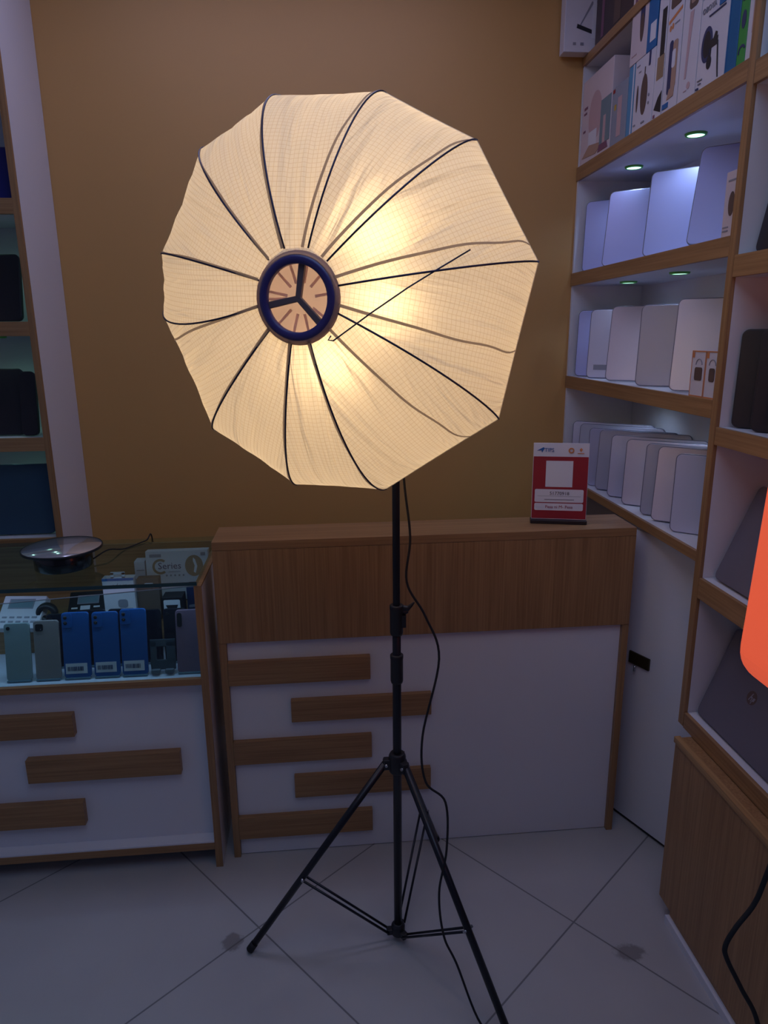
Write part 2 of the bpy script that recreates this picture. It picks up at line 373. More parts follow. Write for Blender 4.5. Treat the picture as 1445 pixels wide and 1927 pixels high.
def cover(name, fn, nt, parent, dip, tw=True):
    bm = bmesh.new(); uvl = bm.loops.layers.uv.new('UVMap'); NW = 14
    for i in range(len(RIM)):
        B0 = RIM[i]; B1 = RIM[(i+1) % len(RIM)]; R0, R1 = B0[1], B1[1]
        grid = []; arc = 0.0; lastp = None
        for j in range(nt+1):
            t = j/nt; p0 = fn(bend(B0, t) if tw else B0[0], R0, t); p1 = fn(bend(B1, t) if tw else B1[0], R1, t); row = []
            mid = (p0+p1)/2
            if lastp is not None: arc += (mid-lastp).length
            lastp = mid
            for k in range(NW+1):
                w = k/NW; p = p0.lerp(p1, w)
                c = Vector((0, 0, S_RIM-.05)); rad = (p-c).normalized()
                g = math.sin(PI*w)
                fold = (0.0016*math.sin(w*19+i*1.7+2.2*t)+0.0006*math.sin(w*41+i*2.9))*g*math.sin(PI*t)**1.2
                p = p-rad*(dip*g*math.sin(PI*min(1, t*1.02))**.7+fold+.0008*g*t)
                row.append((bm.verts.new(p), (w-.5)*(p1-p0).length+i*.37, arc))
            grid.append(row)
        for j in range(nt):
            for k in range(NW):
                q = (grid[j][k], grid[j][k+1], grid[j+1][k+1], grid[j+1][k])
                f = bm.faces.new([x[0] for x in q]); f.smooth = True
                for lp, x in zip(f.loops, q): lp[uvl].uv = (x[1], x[2])
    bmesh.ops.remove_doubles(bm, verts=bm.verts[:], dist=1e-5)
    bmesh.ops.recalc_face_normals(bm, faces=bm.faces[:])
    me = bpy.data.meshes.new(name); bm.to_mesh(me); bm.free(); me.materials.append(FAB)
    o = bpy.data.objects.new(name, me); COL.objects.link(o); o.parent = parent; return o
cover('front_cover', front, 40, sb, .002)
cover('back_cover', back, 14, sb, .003, False)
for a, R, ah in RIM:                                          # sprung rods showing through the cloth
    pts = [front(bend((a, R, ah), t/20), R, t/20, .0006) for t in range(21)]
    MB().tube(pts, .0015, 6).build('rib_rod', ROD, sb)
    MB().tube([back(a, R, t/8)*1.0 for t in range(9)], .0015, 6).build('back_rod', ROD, sb)
def ribbon(ang0, ang1, R, w0, w1, t0, t1, out, wob=0.0):
    bm = bmesh.new(); n_ = 22; prev = None; uvl = bm.loops.layers.uv.new('UVMap')
    for k in range(n_+1):
        t = t0+(t1-t0)*k/n_; a = (bend(RIM[ang1], t)+ang0*(1-t)**1.6 if isinstance(ang1, int) else ang0+(ang1-ang0)*t**.8)+wob*math.sin(t*17+ang0)*t; out = .0012+.003*max(0, 1-t*7)
        # follow the flat chord of the panel the seam lies in
        def surf(aa):
            for i in range(len(RIM)):
                R0, R1 = RIM[i][1], RIM[(i+1) % len(RIM)][1]; b0 = bend(RIM[i], t); b1 = bend(RIM[(i+1) % len(RIM)], t)
                if i == len(RIM)-1: b1 -= 360
                x = aa
                while x > b0: x -= 360
                while x <= b0-360: x += 360
                if b1 <= x <= b0:
                    w = (b0-x)/(b0-b1); p0, p1 = front(b0, R0, t), front(b1, R1, t)
                    g = math.sin(PI*w); p = p0.lerp(p1, w); rad = (p-Vector((0, 0, S_RIM-.05))).normalized()
                    return p-rad*(0.002*g*max(0, math.sin(PI*min(1, t*1.02)))**.7+.0008*g*t)+rad*out
            return front(aa, R, t, out)
        c = surf(a); w = (w0+(w1-w0)*t)/2; tang = Vector((-math.sin(math.radians(a)), math.cos(math.radians(a)), 0))
        cur = (bm.verts.new(c-tang*w), bm.verts.new(c+tang*w))
        if prev: bm.faces.new((prev[0], prev[1], cur[1], cur[0])).smooth = True
        prev = cur
    me = bpy.data.meshes.new('seam'); bm.to_mesh(me); bm.free(); me.materials.append(SEAM)
    o = bpy.data.objects.new('seam', me); COL.objects.link(o); o.parent = sb; return o
SEAMS = [(1.6, 0), (7, 1), (8, 2), (18, 12.8), (-16, -17.1), (-47, -47.01), (-1, 5), (-1.2, 6), (-1, 7), (-164.5, -166.6), (-1, 9), (-1.5, 10)]
for a0, a1 in SEAMS: ribbon(a0, a1, .33, .0046, .0026, 0.0, 0.985, .0012, .5)
# hem round the rim
bm = MB(); pr_ = []
for i in range(len(RIM)):
    a0, R0, _h = RIM[i]; a1, R1, _h = RIM[(i+1) % len(RIM)]
    p0, p1 = front(a0, R0, 1), front(a1, R1, 1)
    for k in range(6):
        w = k/6; p = p0.lerp(p1, w); rad = (p-Vector((0, 0, S_RIM-.05))).normalized(); g = math.sin(PI*w)
        pr_.append(p-rad*.0008*g)
bm.tube(pr_+[pr_[0]], .0011, 5, cap=False); bm.build('rim_hem', FAB, sb)
# hub: pale flange, indigo ring, three spokes, cloth disc with the rod ends behind
SPOKE = mat('grey_brown_spoke', (0.16, 0.10, 0.10), 0.5)
T = Matrix.Translation((0, -.008, S_APEX))
MB().lathe([(.0635, -.004), (.0655, .000), (.064, .004), (.058, .006), (.054, .003)], T, 40).build('hub_flange', HUBF, sb)
ring = MB().lathe([(.0470, -.002), (.0470, .005), (.0480, .0065), (.055, .0075), (.0585, .006), (.0600, .003), (.0600, -.002), (.0470, -.002)], T, 48).build('hub_ring', HUBP, sb)
for a in (80, 190, -47):
    MB().prism([(0, -.0042), (.048, -.0050), (.048, .0050), (0, .0042)], -.006, .001, T @ Matrix.Rotation(math.radians(a), 4, 'Z')).build('hub_spoke', SPOKE, sb, bevel=.001)
MB().lathe([(0, -.012), (.062, -.012)], T, 40).build('hub_cloth', HUBF, sb)
CLIPM = fabric_mat('faint_clip_cloth', (.80, .68, .68), ripstop=False, refr=.03)
for a, R, ah in RIM:
    MB().prism([(.022, -.0022), (.060, -.0016), (.060, .0016), (.022, .0022)], -.0114, -.0110, T @ Matrix.Rotation(math.radians(a), 4, 'Z')).build('rod_end_clip', CLIPM, sb)
# strap hanging across the cloth
p0 = Vector((-.0, 0, 0))
q_ = [(.050, -.060, .486), (.046, -.066, .487), (.054, -.067, .488), (.110, -.030, .484), (.160, .003, .470), (.200, .028, .452), (.238, .052, .430)]
MB().tube([Vector(v) for v in q_], .0012, 6).build('tie_cord', ROD, sb)
# lamp head on the stand
mb = MB(); mb.lathe([(0, -.085), (.028, -.085), (.034, -.078), (.034, -.01), (.058, .005), (.058, .028), (.030, .040), (.030, .06), (0, .06)], n=32); head = mb.build('lamp_head', BLACK, sb)
MB().box(-.014, -.075, -.045, .014, -.025, -.012).build('mount_bracket', BLACK, sb, bevel=.003)
BULBM = emis('lit_bulb_glass', (1.0, 0.72, 0.36), 3.0)
for u, v, s in ((.037, -.013, .15), (.02, .095, .14), (-.06, -.105, .15)):
    b = MB().lathe([(0, .058), (.010, .055), (.020, .044), (.026, .028), (.025, .012), (.014, -.010), (.012, -.03), (0, -.03)], Matrix.Translation((u, v, s-.03)), 18).build('bulb', BULBM, sb)
    MB().tube([(u*.5, v*.5, .045), (u, v, s-.055)], .010, 10).build('socket_arm', BLACK, sb)
    light('bulb_light', 'POINT', (u, v, s+.04), BULB_W, (1.0, 0.695, 0.345), .026, parent=sb)
# power cable
CAB = [(.170, 1.475, 1.40), (.177, 1.46, 1.242),(.187, 1.435, 1.123),(.177, 1.415, 1.027),(.216, 1.4, .951),(.244, 1.381, .857),(.203, 1.347, .69),(.207, 1.327, .59),(.251, 1.318, .539),(.251, 1.297, .432),(.232, 1.278, .337),(.24, 1.259, .239),(.269, 1.246, .168),(.322, 1.22, .022), (.38, 1.17, .004), (.47, 1.05, .004)]
tag(MB().tube(curve(CAB, 8), .0026, 8).build('power_cable', RUBBER), 'thin black power cable dangling from the round softbox beside its stand', 'cable')

# ================================================================== centre counter
ct = thing('service_counter', 'wood and white service counter with five staggered wooden slats on its front', 'counter', (0, 1.83, 0))
def P(name, x0, y0, z0, x1, y1, z1, m, par, bevel=.0012): return MB().box(x0, y0-1.83, z0, x1, y1-1.83, z1).build(name, m, par, bevel=bevel)
P('counter_top', -.303, 1.83, .985, .890, 1.985, 1.009, WX, ct, .0008)
P('apron', -.303, 1.8305, .712, .890, 1.850, .984, WZ, ct, .0008)
P('side_panel', -.303, 1.833, 0, -.283, 1.985, .985, WZ, ct)
P('side_panel', .872, 1.833, 0, .892, 1.985, .985, WZ, ct)
P('front_panel', -.283, 1.846, .002, .872, 1.858, .712, WHITE, ct)
P('back_ledge', -.283, 1.965, .70, .872, 1.985, .985, WZ, ct)
P('desk_top', -.283, 1.97, .70, .872, 2.30, .72, WX, ct)
P('desk_leg', -.283, 2.26, 0, -.24, 2.30, .70, WZ, ct)
P('desk_leg', .829, 2.26, 0, .872, 2.30, .70, WZ, ct)
for x0, x1, z0, z1 in ((-.283, .1225, .579, .652), (-.110, .302, .453, .523), (-.283, .1235, .322, .397), (-.110, .302, .199, .272), (-.283, .1225, .066, .140)):
    P('wooden_slat', x0, 1.829, z0, x1, 1.8475, z1, WX, ct)

# payment sign on the counter
sg = thing('payment_sign', 'small red and white mobile payment sign standing on the wooden counter', 'sign', (.684, 1.905, 1.009), (0, 0, math.radians(-14)))
MB().box(-.080, -.014, 0, .080, .020, .012).build('base', BLACK, sg, bevel=.002)
Tz = Matrix.Rotation(math.radians(-4), 4, 'X')
pan = MB().box(-.078, -.0015, .012, .078, .0015, .234).build('panel', INK['white'], sg, bevel=.0006); pan.rotation_euler = (math.radians(-4), 0, 0)
FF = Matrix.Translation((0, -.0017, 0)) @ FACE_FRONT
printing('printing', [
    ('rect', -.077, .014, .077, .195, 'red'), ('rect', -.041, .107, .035, .183, 'white'),
    ('rrect', -.070, .062, .068, .100, .004, 'white'), ('rrect', -.070, .038, .068, .059, .004, 'white'),
    ('rect', -.062, .0795, .060, .0803, 'grey'), ('text', '51770918', .000, .0835, .014, 'CENTER', 'black'),
    ('rect', -.042, .0688, .042, .0712, 'grey'),
    ('text', 'Pesa ni M- Pesa', .000, .0445, .0125, 'CENTER', 'red'),
    ('poly', [(-.068, .212), (-.050, .222), (-.047, .219), (-.054, .206), (-.056, .213)], 'blue'),
    ('text', 'TIPS', -.047, .209, .015, 'LEFT', 'blue'),
    ('arc', .028, .213, .0062, .0040, 0, 360, 'orange'),
    ('poly', [(.055, .221), (.0595, .216), (.055, .209), (.0505, .216)], 'orange'), ('rect', .046, .2045, .064, .2062, 'orange')],
    FF, pan, I('white', 'red', 'black', 'grey', 'blue', 'orange'), .0004)

# ================================================================== gate between counter and shelving
g0 = Vector((.925, 1.938, 0)); gd = Vector((.41, -.912, 0)).normalized(); ga = math.atan2(gd.y, gd.x)
gt = thing('counter_gate', 'white gate panel standing ajar between the wooden counter and the right shelving', 'gate', g0, (0, 0, ga))
MB().box(0, 0, .012, .405, .016, .975).build('gate_leaf', WHITE, gt, bevel=.001)
MB().box(0, .002, .004, .405, .014, .012).build('bottom_gap_shade', RUBBER, gt)  # black strip standing in for the shade in the open gap below the leaf
lt = MB().box(.035, -.007, .553, .112, 0, .592).build('latch_plate', mat('bronze_latch', (.05, .04, .02), .35, metal=.6), gt, bevel=.002)
MB().tube([(.064, -.010, .553), (.064, -.012, .535)], .003, 8).build('latch_pin', STEEL, lt)

# ================================================================== right shelving
rs = thing('shelving_unit', 'tall white and wood shelving along the right wall, filled with laptops and boxes', 'shelving', (XF, 0, 0))
def R_(name, x0, y0, z0, x1, y1, z1, m, par=rs, bevel=0.0): return MB().box(x0-XF, y0, z0, x1-XF, y1, z1).build(name, m, par, bevel=bevel)
FAR = [(2.066, 2.110), (1.713, 1.757), (1.347, 1.391)]
YD, YE, YN = 1.584, YW-.003, .35
def shelf(y0, y1, z0, z1):
    s = R_('shelf_board', XF+.010, y0, z0, XW-.012, y1, z1, SHELFW)
    R_('front_edge', XF, y0, z0, XF+.010, y1, z1, WY, s, .0006)
for z0, z1 in FAR: shelf(YD+.0005, YE, z0, z1)
shelf(YD+.0005, YE, .988, 1.014)
shelf(YD+.0005, YE, 2.425, 2.452)
for z0, z1 in ((2.052, 2.097), (1.666, 1.713), (1.288, 1.330), (.900, .953), (.535, .578), (2.43, 2.468)): shelf(YN, 1.558, z0, z1)
for ya, yb in ((1.560, YD), (YN-.024, YN)):
    u = R_('upright', XF+.010, ya, .537, XW-.012, yb, CE-.01, SHELFW); R_('front_edge', XF, ya, .537, XF+.010, yb, CE-.01, WZ, u, .0006)
R_('end_panel', XF+.004, YE-.012, .002, XW-.012, YE, CE-.01, SHELFW)
R_('back_panel', XW-.011, YN, .5, XW-.002, YE, CE-.01, SHELFW)
bc = thing('base_cabinet', 'wood-fronted base cabinet on the floor under the right shelving', 'cabinet', (.89, 1.0, 0))
MB().box(0, -.75, .045, .30, .518, .532).build('carcass', WZ, bc, bevel=.001)
MB().box(.008, -.75, 0, .30, .470, .045).build('plinth', WY, bc)
MB().box(-.004, -.75, .520, .012, .519, .536).build('top_edging', wood('pale_wood_edging', 1, (.28, .15, .06), (.44, .26, .11)), bc)
tag(MB().box(.886, .25, 0, .898, 1.472, .022).build('trim_1', WHITE), kind='structure')

# recessed shelf lamps
LENS = emis('green_tinted_lamp_lens', (0.45, 1.0, 0.66), 2.3)
LRIM = mat('lamp_trim_ring', (.10, .45, .08), .4)
def downlight(loc, label, group, power=0.5, col=(.52, .66, 1.0), tgt=None):
    t = thing('shelf_downlight', label, 'downlight', loc, group=group)
    MB().lathe([(.021, -.002), (.0235, -.006), (.027, -.005), (.029, 0), (.021, 0)], n=32).build('trim_ring', LRIM, t)
    MB().lathe([(0, -.0045), (.022, -.0045), (.022, -.001)], n=32).build('lens', LENS, t)
    l = light('downlight_lamp', 'SPOT', (0, 0, -.010), power, col, .018, parent=t, spot=2.6)
    return t
G1 = 'round green-tinted lamps under the right shelves'
downlight((1.035, 1.98, 2.066), 'round green-tinted lamp under the box shelf, nearer the shelf upright', G1, 1.25)
downlight((1.035, 2.36, 2.066), 'round green-tinted lamp under the box shelf, nearer the mustard wall', G1, 1.25)
downlight((1.035, 2.00, 1.713), 'thin green-tinted lamp above the five-laptop row, nearer the shelf upright', G1, 1.2)
downlight((1.045, 2.36, 1.713), 'thin green-tinted lamp above the five-laptop row, nearer the mustard wall', G1, 1.2)
downlight((1.07, 1.90, 1.347), 'shelf lamp above the nine-laptop row, nearer the shelf upright', G1, .7)
downlight((1.07, 2.30, 1.347), 'shelf lamp above the nine-laptop row, nearer the mustard wall', G1, .7)

# ------------------------------------------------------------------ laptops
def laptop(w, h, loc, yaw, lean, m, label, group, t=.018, logo=None, r=.016):
    """closed laptop standing on its long edge; lid faces local -y"""
    l = math.radians(lean)
    o = thing('laptop', label, 'laptop', (loc[0], loc[1], loc[2]+t*math.sin(l)+.0006), (-l, 0, math.radians(yaw)), group)
    o.rotation_mode = 'XYZ'
    MB().prism([(x, y) for x, y in rrect(0, 0, w, h, r)], 0, .0056, FACE_FRONT @ Matrix.Translation((0, 0, -.0065))).build('lid_rim', RIMM if m not in (DARKL, GRAPH, DBLUE) else m, o, bevel=.0008)
    MB().prism([(x, y) for x, y in rrect(.0022, .0022, w-.0022, h-.0022, r-.002)], 0, .0060, FACE_FRONT @ Matrix.Translation((0, 0, -.0060))).build('lid', m, o, bevel=.0009)
    MB().prism([(x, y) for x, y in rrect(.001, .001, w-.001, h-.001, r)], 0, t-.0080, FACE_FRONT @ Matrix.Translation((0, 0, -t))).build('base_shell', m, o, bevel=.0022)
    MB().prism([(x, y) for x, y in rrect(.003, .003, w-.003, h-.003, r)], 0, .0018, FACE_FRONT @ Matrix.Translation((0, 0, -.0081))).build('gap_seam', EDGE, o)
    if logo: logo(o, w, h)
    return o
def sticker(o, w, h):
    MB().box(.024, -.0004, .028, .100, 0, .046).build('sticker', INK['grey'], o)
def lowlabel(o, w, h):
    pass
GS = 'silver laptops standing on the right shelves'
rows = [
 (1.757, .95, [(2.548, .235, 3, LAV, 'lavender silver laptop under the box shelf, against the mustard wall side'),
        (2.369, .241, 11, LAV, 'silver laptop under the box shelf, second from the mustard wall'),
        (2.069, .238, 10, LAV, 'large silver laptop under the box shelf, between two others, second from the upright'),
        (1.820, .262, 20, LAV, 'bluish silver laptop under the box shelf, tilted most, beside the upright')]),
 (1.391, .945, [(2.545, .234, 3, LAV, 'bluest laptop of the five-laptop row, against the mustard wall side'),
        (2.431, .233, 4, SILVER, 'silver laptop with a small grey sticker low on its lid'),
        (2.264, .239, 8, WARMS, 'pinkish silver laptop in the middle of the five-laptop row'),
        (2.039, .234, 4, GREYL, 'greyish silver laptop in the five-laptop row, fourth from the mustard wall'),
        (1.831, .242, 7, SILVER, 'silver laptop directly behind the small orange-edged boxes')]),
 (1.014, .95, [(2.550, .210, 3, SILVER, 'silver laptop at the mustard wall end of the nine-laptop row'),
        (2.480, .208, 4, GREYL, 'grey laptop second from the mustard wall in the nine-laptop row'),
        (2.375, .209, -1, SILVERB, 'bluish silver laptop third from the mustard wall in the nine-laptop row'),
        (2.300, .209, 6, GREYL, 'dark grey laptop fourth from the mustard wall in the nine-laptop row'),
        (2.195, .206, 4, SILVER, 'pinkish silver laptop in the middle of the nine-laptop row'),
        (2.080, .209, 4, WARMS, 'warm silver laptop with a dark upper rim, fourth from the upright in the nine-laptop row'),
        (1.949, .215, 6, GREYL, 'narrow-showing grey laptop third from the upright in the nine-laptop row'),
        (1.878, .216, 8, WARMS, 'warm beige-silver laptop second from the upright in the nine-laptop row'),
        (1.765, .217, 1, SILVER, 'silver laptop nearest the upright in the nine-laptop row')])]
for z, x, L_ in rows:
    for i, (y, h, lean, m_, lab) in enumerate(L_):
        w = .30
        if y-.64*w < YD+.006: w = (y-YD-.006)/.66
        laptop(w, h, (x, y, z), -40, lean, m_, lab, GS, logo=sticker if 'sticker' in lab else None)
def hp(o, w, h):
    c = mat('bronze_emblem', (.10, .045, .035), .4, metal=.3)
    cx, cz = .150, .128
    printing('emblem', [('ell', cx, cz, .017, .017, 'brown'), ('poly', [(cx-.009, cz-.009), (cx-.006, cz-.009), (cx-.0035, cz-.001), (cx, cz-.001), (cx-.0015, cz-.009), (cx+.001, cz-.009), (cx+.003, cz+.001), (cx+.0015, cz+.003), (cx-.002, cz+.003), (cx+.001, cz+.011), (cx-.002, cz+.011)], 'grey'),
        ('poly', [(cx+.001, cz-.014), (cx+.0035, cz-.014), (cx+.005, cz-.006), (cx+.010, cz-.006), (cx+.0125, cz+.003), (cx+.006, cz+.003)], 'grey')],
        FACE_FRONT @ Matrix.Translation((0, 0, 0.0001)), o, I('brown', 'grey'), .0003)
GD = 'dark laptops on the nearer right shelves'
laptop(.36, .25, (.955, 1.548, .578), -90, 20, GRAPH, 'graphite laptop with a round emblem on its lid, on the lowest right shelf', GD, t=.02, logo=hp)
laptop(.36, .247, (.955, 1.540, .953), -90, 22, GRAPH, 'plain graphite laptop on the right shelf behind the orange lamp', GD, t=.02)
for y, lab in ((1.535, 'black laptop touching the white upright, leftmost of the dark trio'), (1.462, 'black laptop in the middle of the dark trio'), (1.40, 'black laptop nearest the right picture edge in the dark trio')):
    laptop(.27, .222, (.952, y, 1.330), -42, 4, DARKL, lab, GD)
laptop(.34, .235, (.960, 1.535, 1.713), -90, 10, DARKL, 'black laptop leaning on the shelf above the dark trio', GD)

# ------------------------------------------------------------------ small boxes among the laptops
def carton(label, x, y1, y0, z, h, d, m, items=None, inks=(), group=None, name='product_box', yaw=0, cat='box', bevel=.0012):
    """box on the right shelves; y1 far edge, y0 near edge, front face at x; face coordinates run from the far bottom corner"""
    o = thing(name, label, cat, (x, y1, z), (0, 0, math.radians(yaw)), group)
    b = MB().box(0, -(y1-y0), 0, d, 0, h).build('carton', m, o, bevel=bevel)
    if items: printing('printing', items, Matrix.Translation((-.0002, 0, 0)) @ FACE_RIGHT, o, I(*inks), .0004)
    return o
PINKW = mat('pinkish_white_card', (.62, .53, .56), .45); WCARD = mat('white_card', (.64, .62, .68), .4)
BLUEC = mat('bright_blue_card', (.01, .13, .36), .4); GREENC = mat('green_card', (.04, .30, .06), .4); YELC = mat('yellow_card', (.50, .34, .05), .45)
LBLUE = mat('light_blue_card', (.08, .28, .48), .4); TEALC = mat('grey_teal_card', (.26, .30, .38), .4); GREYC = mat('lilac_grey_card', (.34, .33, .42), .45)
for i, (y1, y0, lab) in enumerate(((1.708, 1.644, 'small white box with orange edges in front of a silver laptop, farther of the pair'), (1.642, 1.588, 'small white box with orange edges beside the upright, nearer of the pair'))):
    w = y1-y0
    carton(lab, .938, y1, y0, 1.391, .112, .03, WCARD, [('rect', 0, 0, w, .003, 'orange'), ('rect', 0, .109, w, .112, 'orange'), ('rect', 0, 0, .002, .112, 'orange'), ('rect', w-.002, 0, w, .112, 'orange'),
        ('rect', .003, .095, .012, .108, 'orange'), ('rrect', .018, .040, w-.012, .072, .006, 'brown'), ('arc', w*.55, .078, .014, .0016, 0, 180, 'grey')], ('orange', 'brown', 'grey'), 'small orange-edged boxes', bevel=.0008)
carton('narrow pinkish box with a dark round picture in front of the most tilted laptop', .938, 1.636, 1.588, 1.757, .140, .025, PINKW,
    [('ell', .030, .070, .012, .026, 'brown'), ('rect', .010, .118, .040, .122, 'grey'), ('rect', .004, .020, .026, .023, 'grey'), ('rect', .004, .012, .026, .015, 'grey')], ('brown', 'grey'))

# boxes on the top right shelf (z = 2.110)
Z1 = 2.110
GB = 'gadget boxes on the top right shelf'
carton('big pinkish box at the mustard wall end of the top right shelf', .935, 2.583, 2.330, Z1, .262, .20, PINKW,
    [('ell', .12, .13, .055, .075, 'pink'), ('rect', .07, .03, .14, .09, 'white'), ('rect', .02, .17, .05, .178, 'purple'), ('rect', .02, .155, .045, .161, 'purple'), ('rect', .02, .10, .04, .106, 'purple'), ('poly', [(.02, .02), (.14, .012), (.20, .035), (.08, .05)], 'tan'),
     ('rect', .17, .03, .25, .16, 'teal'), ('rect', .195, .02, .215, .11, 'pink'), ('poly', [(.16, .010), (.24, .010), (.23, .03), (.17, .03)], 'purple')], ('pink', 'white', 'purple', 'tan', 'teal'), GB)
carton('grey-teal box with a pink stripe beside the big pinkish box, top right shelf', .935, 2.326, 2.214, Z1, .165, .14, TEALC,
    [('rect', .045, .02, .075, .13, 'pink'), ('rect', .02, .10, .035, .115, 'yellow'), ('rect', .005, .15, .02, .16, 'red')], ('pink', 'yellow', 'red'), GB)
carton('narrow light blue box between the grey-teal box and the white box with a brown oval', .935, 2.210, 2.172, Z1, .185, .12, LBLUE, [('rect', .028, .0, .036, .185, 'white')], ('white',), GB)
carton('white box with a large brown oval picture on the top right shelf', .935, 2.168, 2.045, Z1, .186, .14, WCARD,
    [('ell', .066, .085, .021, .052, 'brown'), ('ell', .024, .085, .006, .035, 'brown'), ('rect', .062, .135, .067, .155, 'brown'), ('rect', .025, .150, .040, .153, 'grey'), ('rect', .010, .168, .030, .171, 'grey'), ('rect', .086, .150, .096, .186, 'navy'),
     ('ell', .098, .075, .004, .004, 'grey'), ('ell', .098, .055, .004, .004, 'grey'), ('rect', .010, .016, .022, .020, 'grey'), ('rect', .060, .012, .080, .016, 'grey')], ('brown', 'grey', 'navy'), GB)
carton('pinkish box with a dark oval picture stacked on the white brown-oval box', .935, 2.215, 2.110, Z1+.1875, .205, .12, PINKW,
    [('ell', .070, .105, .014, .062, 'navy'), ('ell', .070, .080, .012, .035, 'brown'), ('rect', .015, .150, .030, .170, 'purple'), ('rect', .012, .020, .045, .023, 'pink')], ('navy', 'brown', 'purple', 'pink'), GB)
carton('deep blue box with a small white label stacked beside the pinkish oval box', .935, 2.108, 2.050, Z1+.1875, .150, .12, BLUEC, [('rect', .020, .020, .054, .065, 'white')], ('white',), GB)
carton('yellow box on top of the deep blue box', .935, 2.104, 2.052, Z1+.3385, .075, .10, YELC, [('rect', .02, .04, .03, .043, 'gold')], ('gold',), GB)
carton('white box with a black strap picture and mustard block on the top right shelf', .935, 2.042, 1.990, Z1, .290, .14, WCARD,
    [('rect', .022, .140, .046, .260, 'black'), ('rect', .012, .095, .050, .150, 'gold'), ('poly', [(.010, .025), (.050, .010), (.050, .062), (.030, .050)], 'black'), ('rect', .008, .004, .018, .012, 'purple')], ('black', 'gold', 'purple'), GB)
carton('white box with an orange stripe and a wristband picture on the top right shelf', .935, 1.986, 1.906, Z1, .300, .14, WCARD,
    [('poly', [(.006, .208), (.074, .222), (.074, .230), (.006, .216)], 'orange'), ('ell', .018, .196, .005, .007, 'orange'), ('ell', .030, .198, .005, .007, 'orange'), ('rect', .040, .198, .064, .201, 'grey'), ('rrect', .022, .040, .040, .165, .008, 'navy'), ('rrect', .042, .050, .066, .160, .008, 'tan'), ('rrect', .040, .098, .058, .140, .006, 'white'), ('poly', [(.026, .028), (.060, .030), (.064, .058), (.036, .050)], 'tan'),
     ('rrect', .014, .240, .066, .298, .006, 'brown'), ('rect', .006, .010, .036, .022, 'blue')], ('orange', 'grey', 'navy', 'tan', 'white', 'brown', 'blue'), GB)
carton('tall white box with a smartwatch and long strap picture on the top right shelf', .935, 1.902, 1.817, Z1, .310, .14, WCARD,
    [('rrect', .026, .200, .070, .285, .012, 'brown'), ('rrect', .034, .212, .062, .272, .006, 'tan'), ('poly', [(.034, .195), (.052, .195), (.036, .050), (.028, .050)], 'pink'), ('ell', .052, .030, .008, .008, 'pink'), ('rect', .030, .020, .044, .022, 'pink')], ('brown', 'tan', 'pink'), GB)
carton('pink box peeking out behind the white microphone box', 1.075, 1.812, 1.700, Z1, .290, .10, mat('dusty_pink_card', (.40, .22, .28), .5), [('rect', .02, .22, .08, .26, 'purple')], ('purple',), GB)
carton('white box with a round dark microphone picture on the top right shelf', .935, 1.814, 1.690, Z1, .195, .12, WCARD,
    [('ell', .038, .092, .024, .038, 'navy'), ('ell', .038, .092, .016, .028, 'black'), ('rect', .052, .078, .086, .096, 'black'), ('poly', [(.066, .096), (.074, .108), (.082, .104), (.080, .088)], 'black'), ('rect', .048, .060, .052, .080, 'black'), ('rect', .056, .060, .060, .080, 'black'), ('ell', .054, .050, .010, .014, 'black'),
     ('poly', [(.084, .085), (.088, .085), (.096, .030), (.100, .006), (.097, .006), (.092, .030)], 'black'),
     ('text', 'BOYA', .022, .163, .017, 'LEFT', 'grey'), ('arc', .014, .169, .005, .002, 0, 360, 'grey'), ('rect', .040, .148, .108, .151, 'navy'), ('rect', .088, .160, .112, .190, 'purple'), ('rect', .082, .155, .106, .166, 'blue'),
     ('rect', .010, .022, .030, .024, 'grey'), ('rect', .014, .014, .026, .016, 'grey'), ('rect', .006, .004, .016, .008, 'navy')], ('navy', 'black', 'grey', 'purple', 'blue'), GB)
carton('bright blue box between the microphone box and the green box', .935, 1.686, 1.645, Z1, .300, .14, mat('azure_card', (.00, .12, .30), .4), [('rect', .0, .0, .002, .300, 'blue')], ('blue',), GB)
carton('green box with dark lettering on the top right shelf', .935, 1.643, 1.612, Z1, .300, .14, GREENC,
    [('ell', .016, .088, .008, .018, 'navy'), ('arc', .018, .026, .011, .005, 20, 200, 'navy'), ('rect', .006, .125, .024, .130, 'navy'), ('ell', .018, .205, .010, .018, 'black')], ('navy', 'black'), GB)
carton('white box squeezed between the green box and the shelf upright', .935, 1.610, 1.588, Z1, .310, .14, WCARD, [('rect', .016, .05, .022, .30, 'pink')], ('pink',), GB)

# box on the very top shelf, facing the room
tb = thing('product_box', 'white box with a tablet stand picture jutting from the highest right shelf', 'box', (.845, 2.545, 2.4525))
MB().box(0, 0, 0, .245, .045, .38).build('carton', WCARD, tb, bevel=.0015)
printing('printing', [('poly', [(.045, .068), (.052, .075), (.095, .145), (.088, .148)], 'grey'), ('poly', [(.040, .070), (.092, .054), (.092, .066), (.042, .082)], 'black'), ('poly', [(.092, .150), (.104, .150), (.112, .040), (.092, .040)], 'white'), ('poly', [(.104, .150), (.110, .148), (.126, .050), (.118, .050)], 'grey'),
    ('rect', .020, .205, .060, .213, 'brown'), ('rect', .030, .020, .040, .028, 'grey'), ('rect', .055, .020, .066, .028, 'grey'), ('ell', .150, .200, .045, .050, 'brown')],
    Matrix.Translation((0, -.0002, 0)) @ FACE_FRONT, tb, I('grey', 'black', 'white', 'brown'), .0004)
db = thing('dark_bundle_box', 'dark brown box beside the tablet stand box on the highest right shelf', 'box', (.940, 2.535, 2.4525))
MB().box(.006, -.48, 0, .20, 0, .30).build('carton', mat('dark_brown_card', (.06, .04, .045), .5), db, bevel=.002)
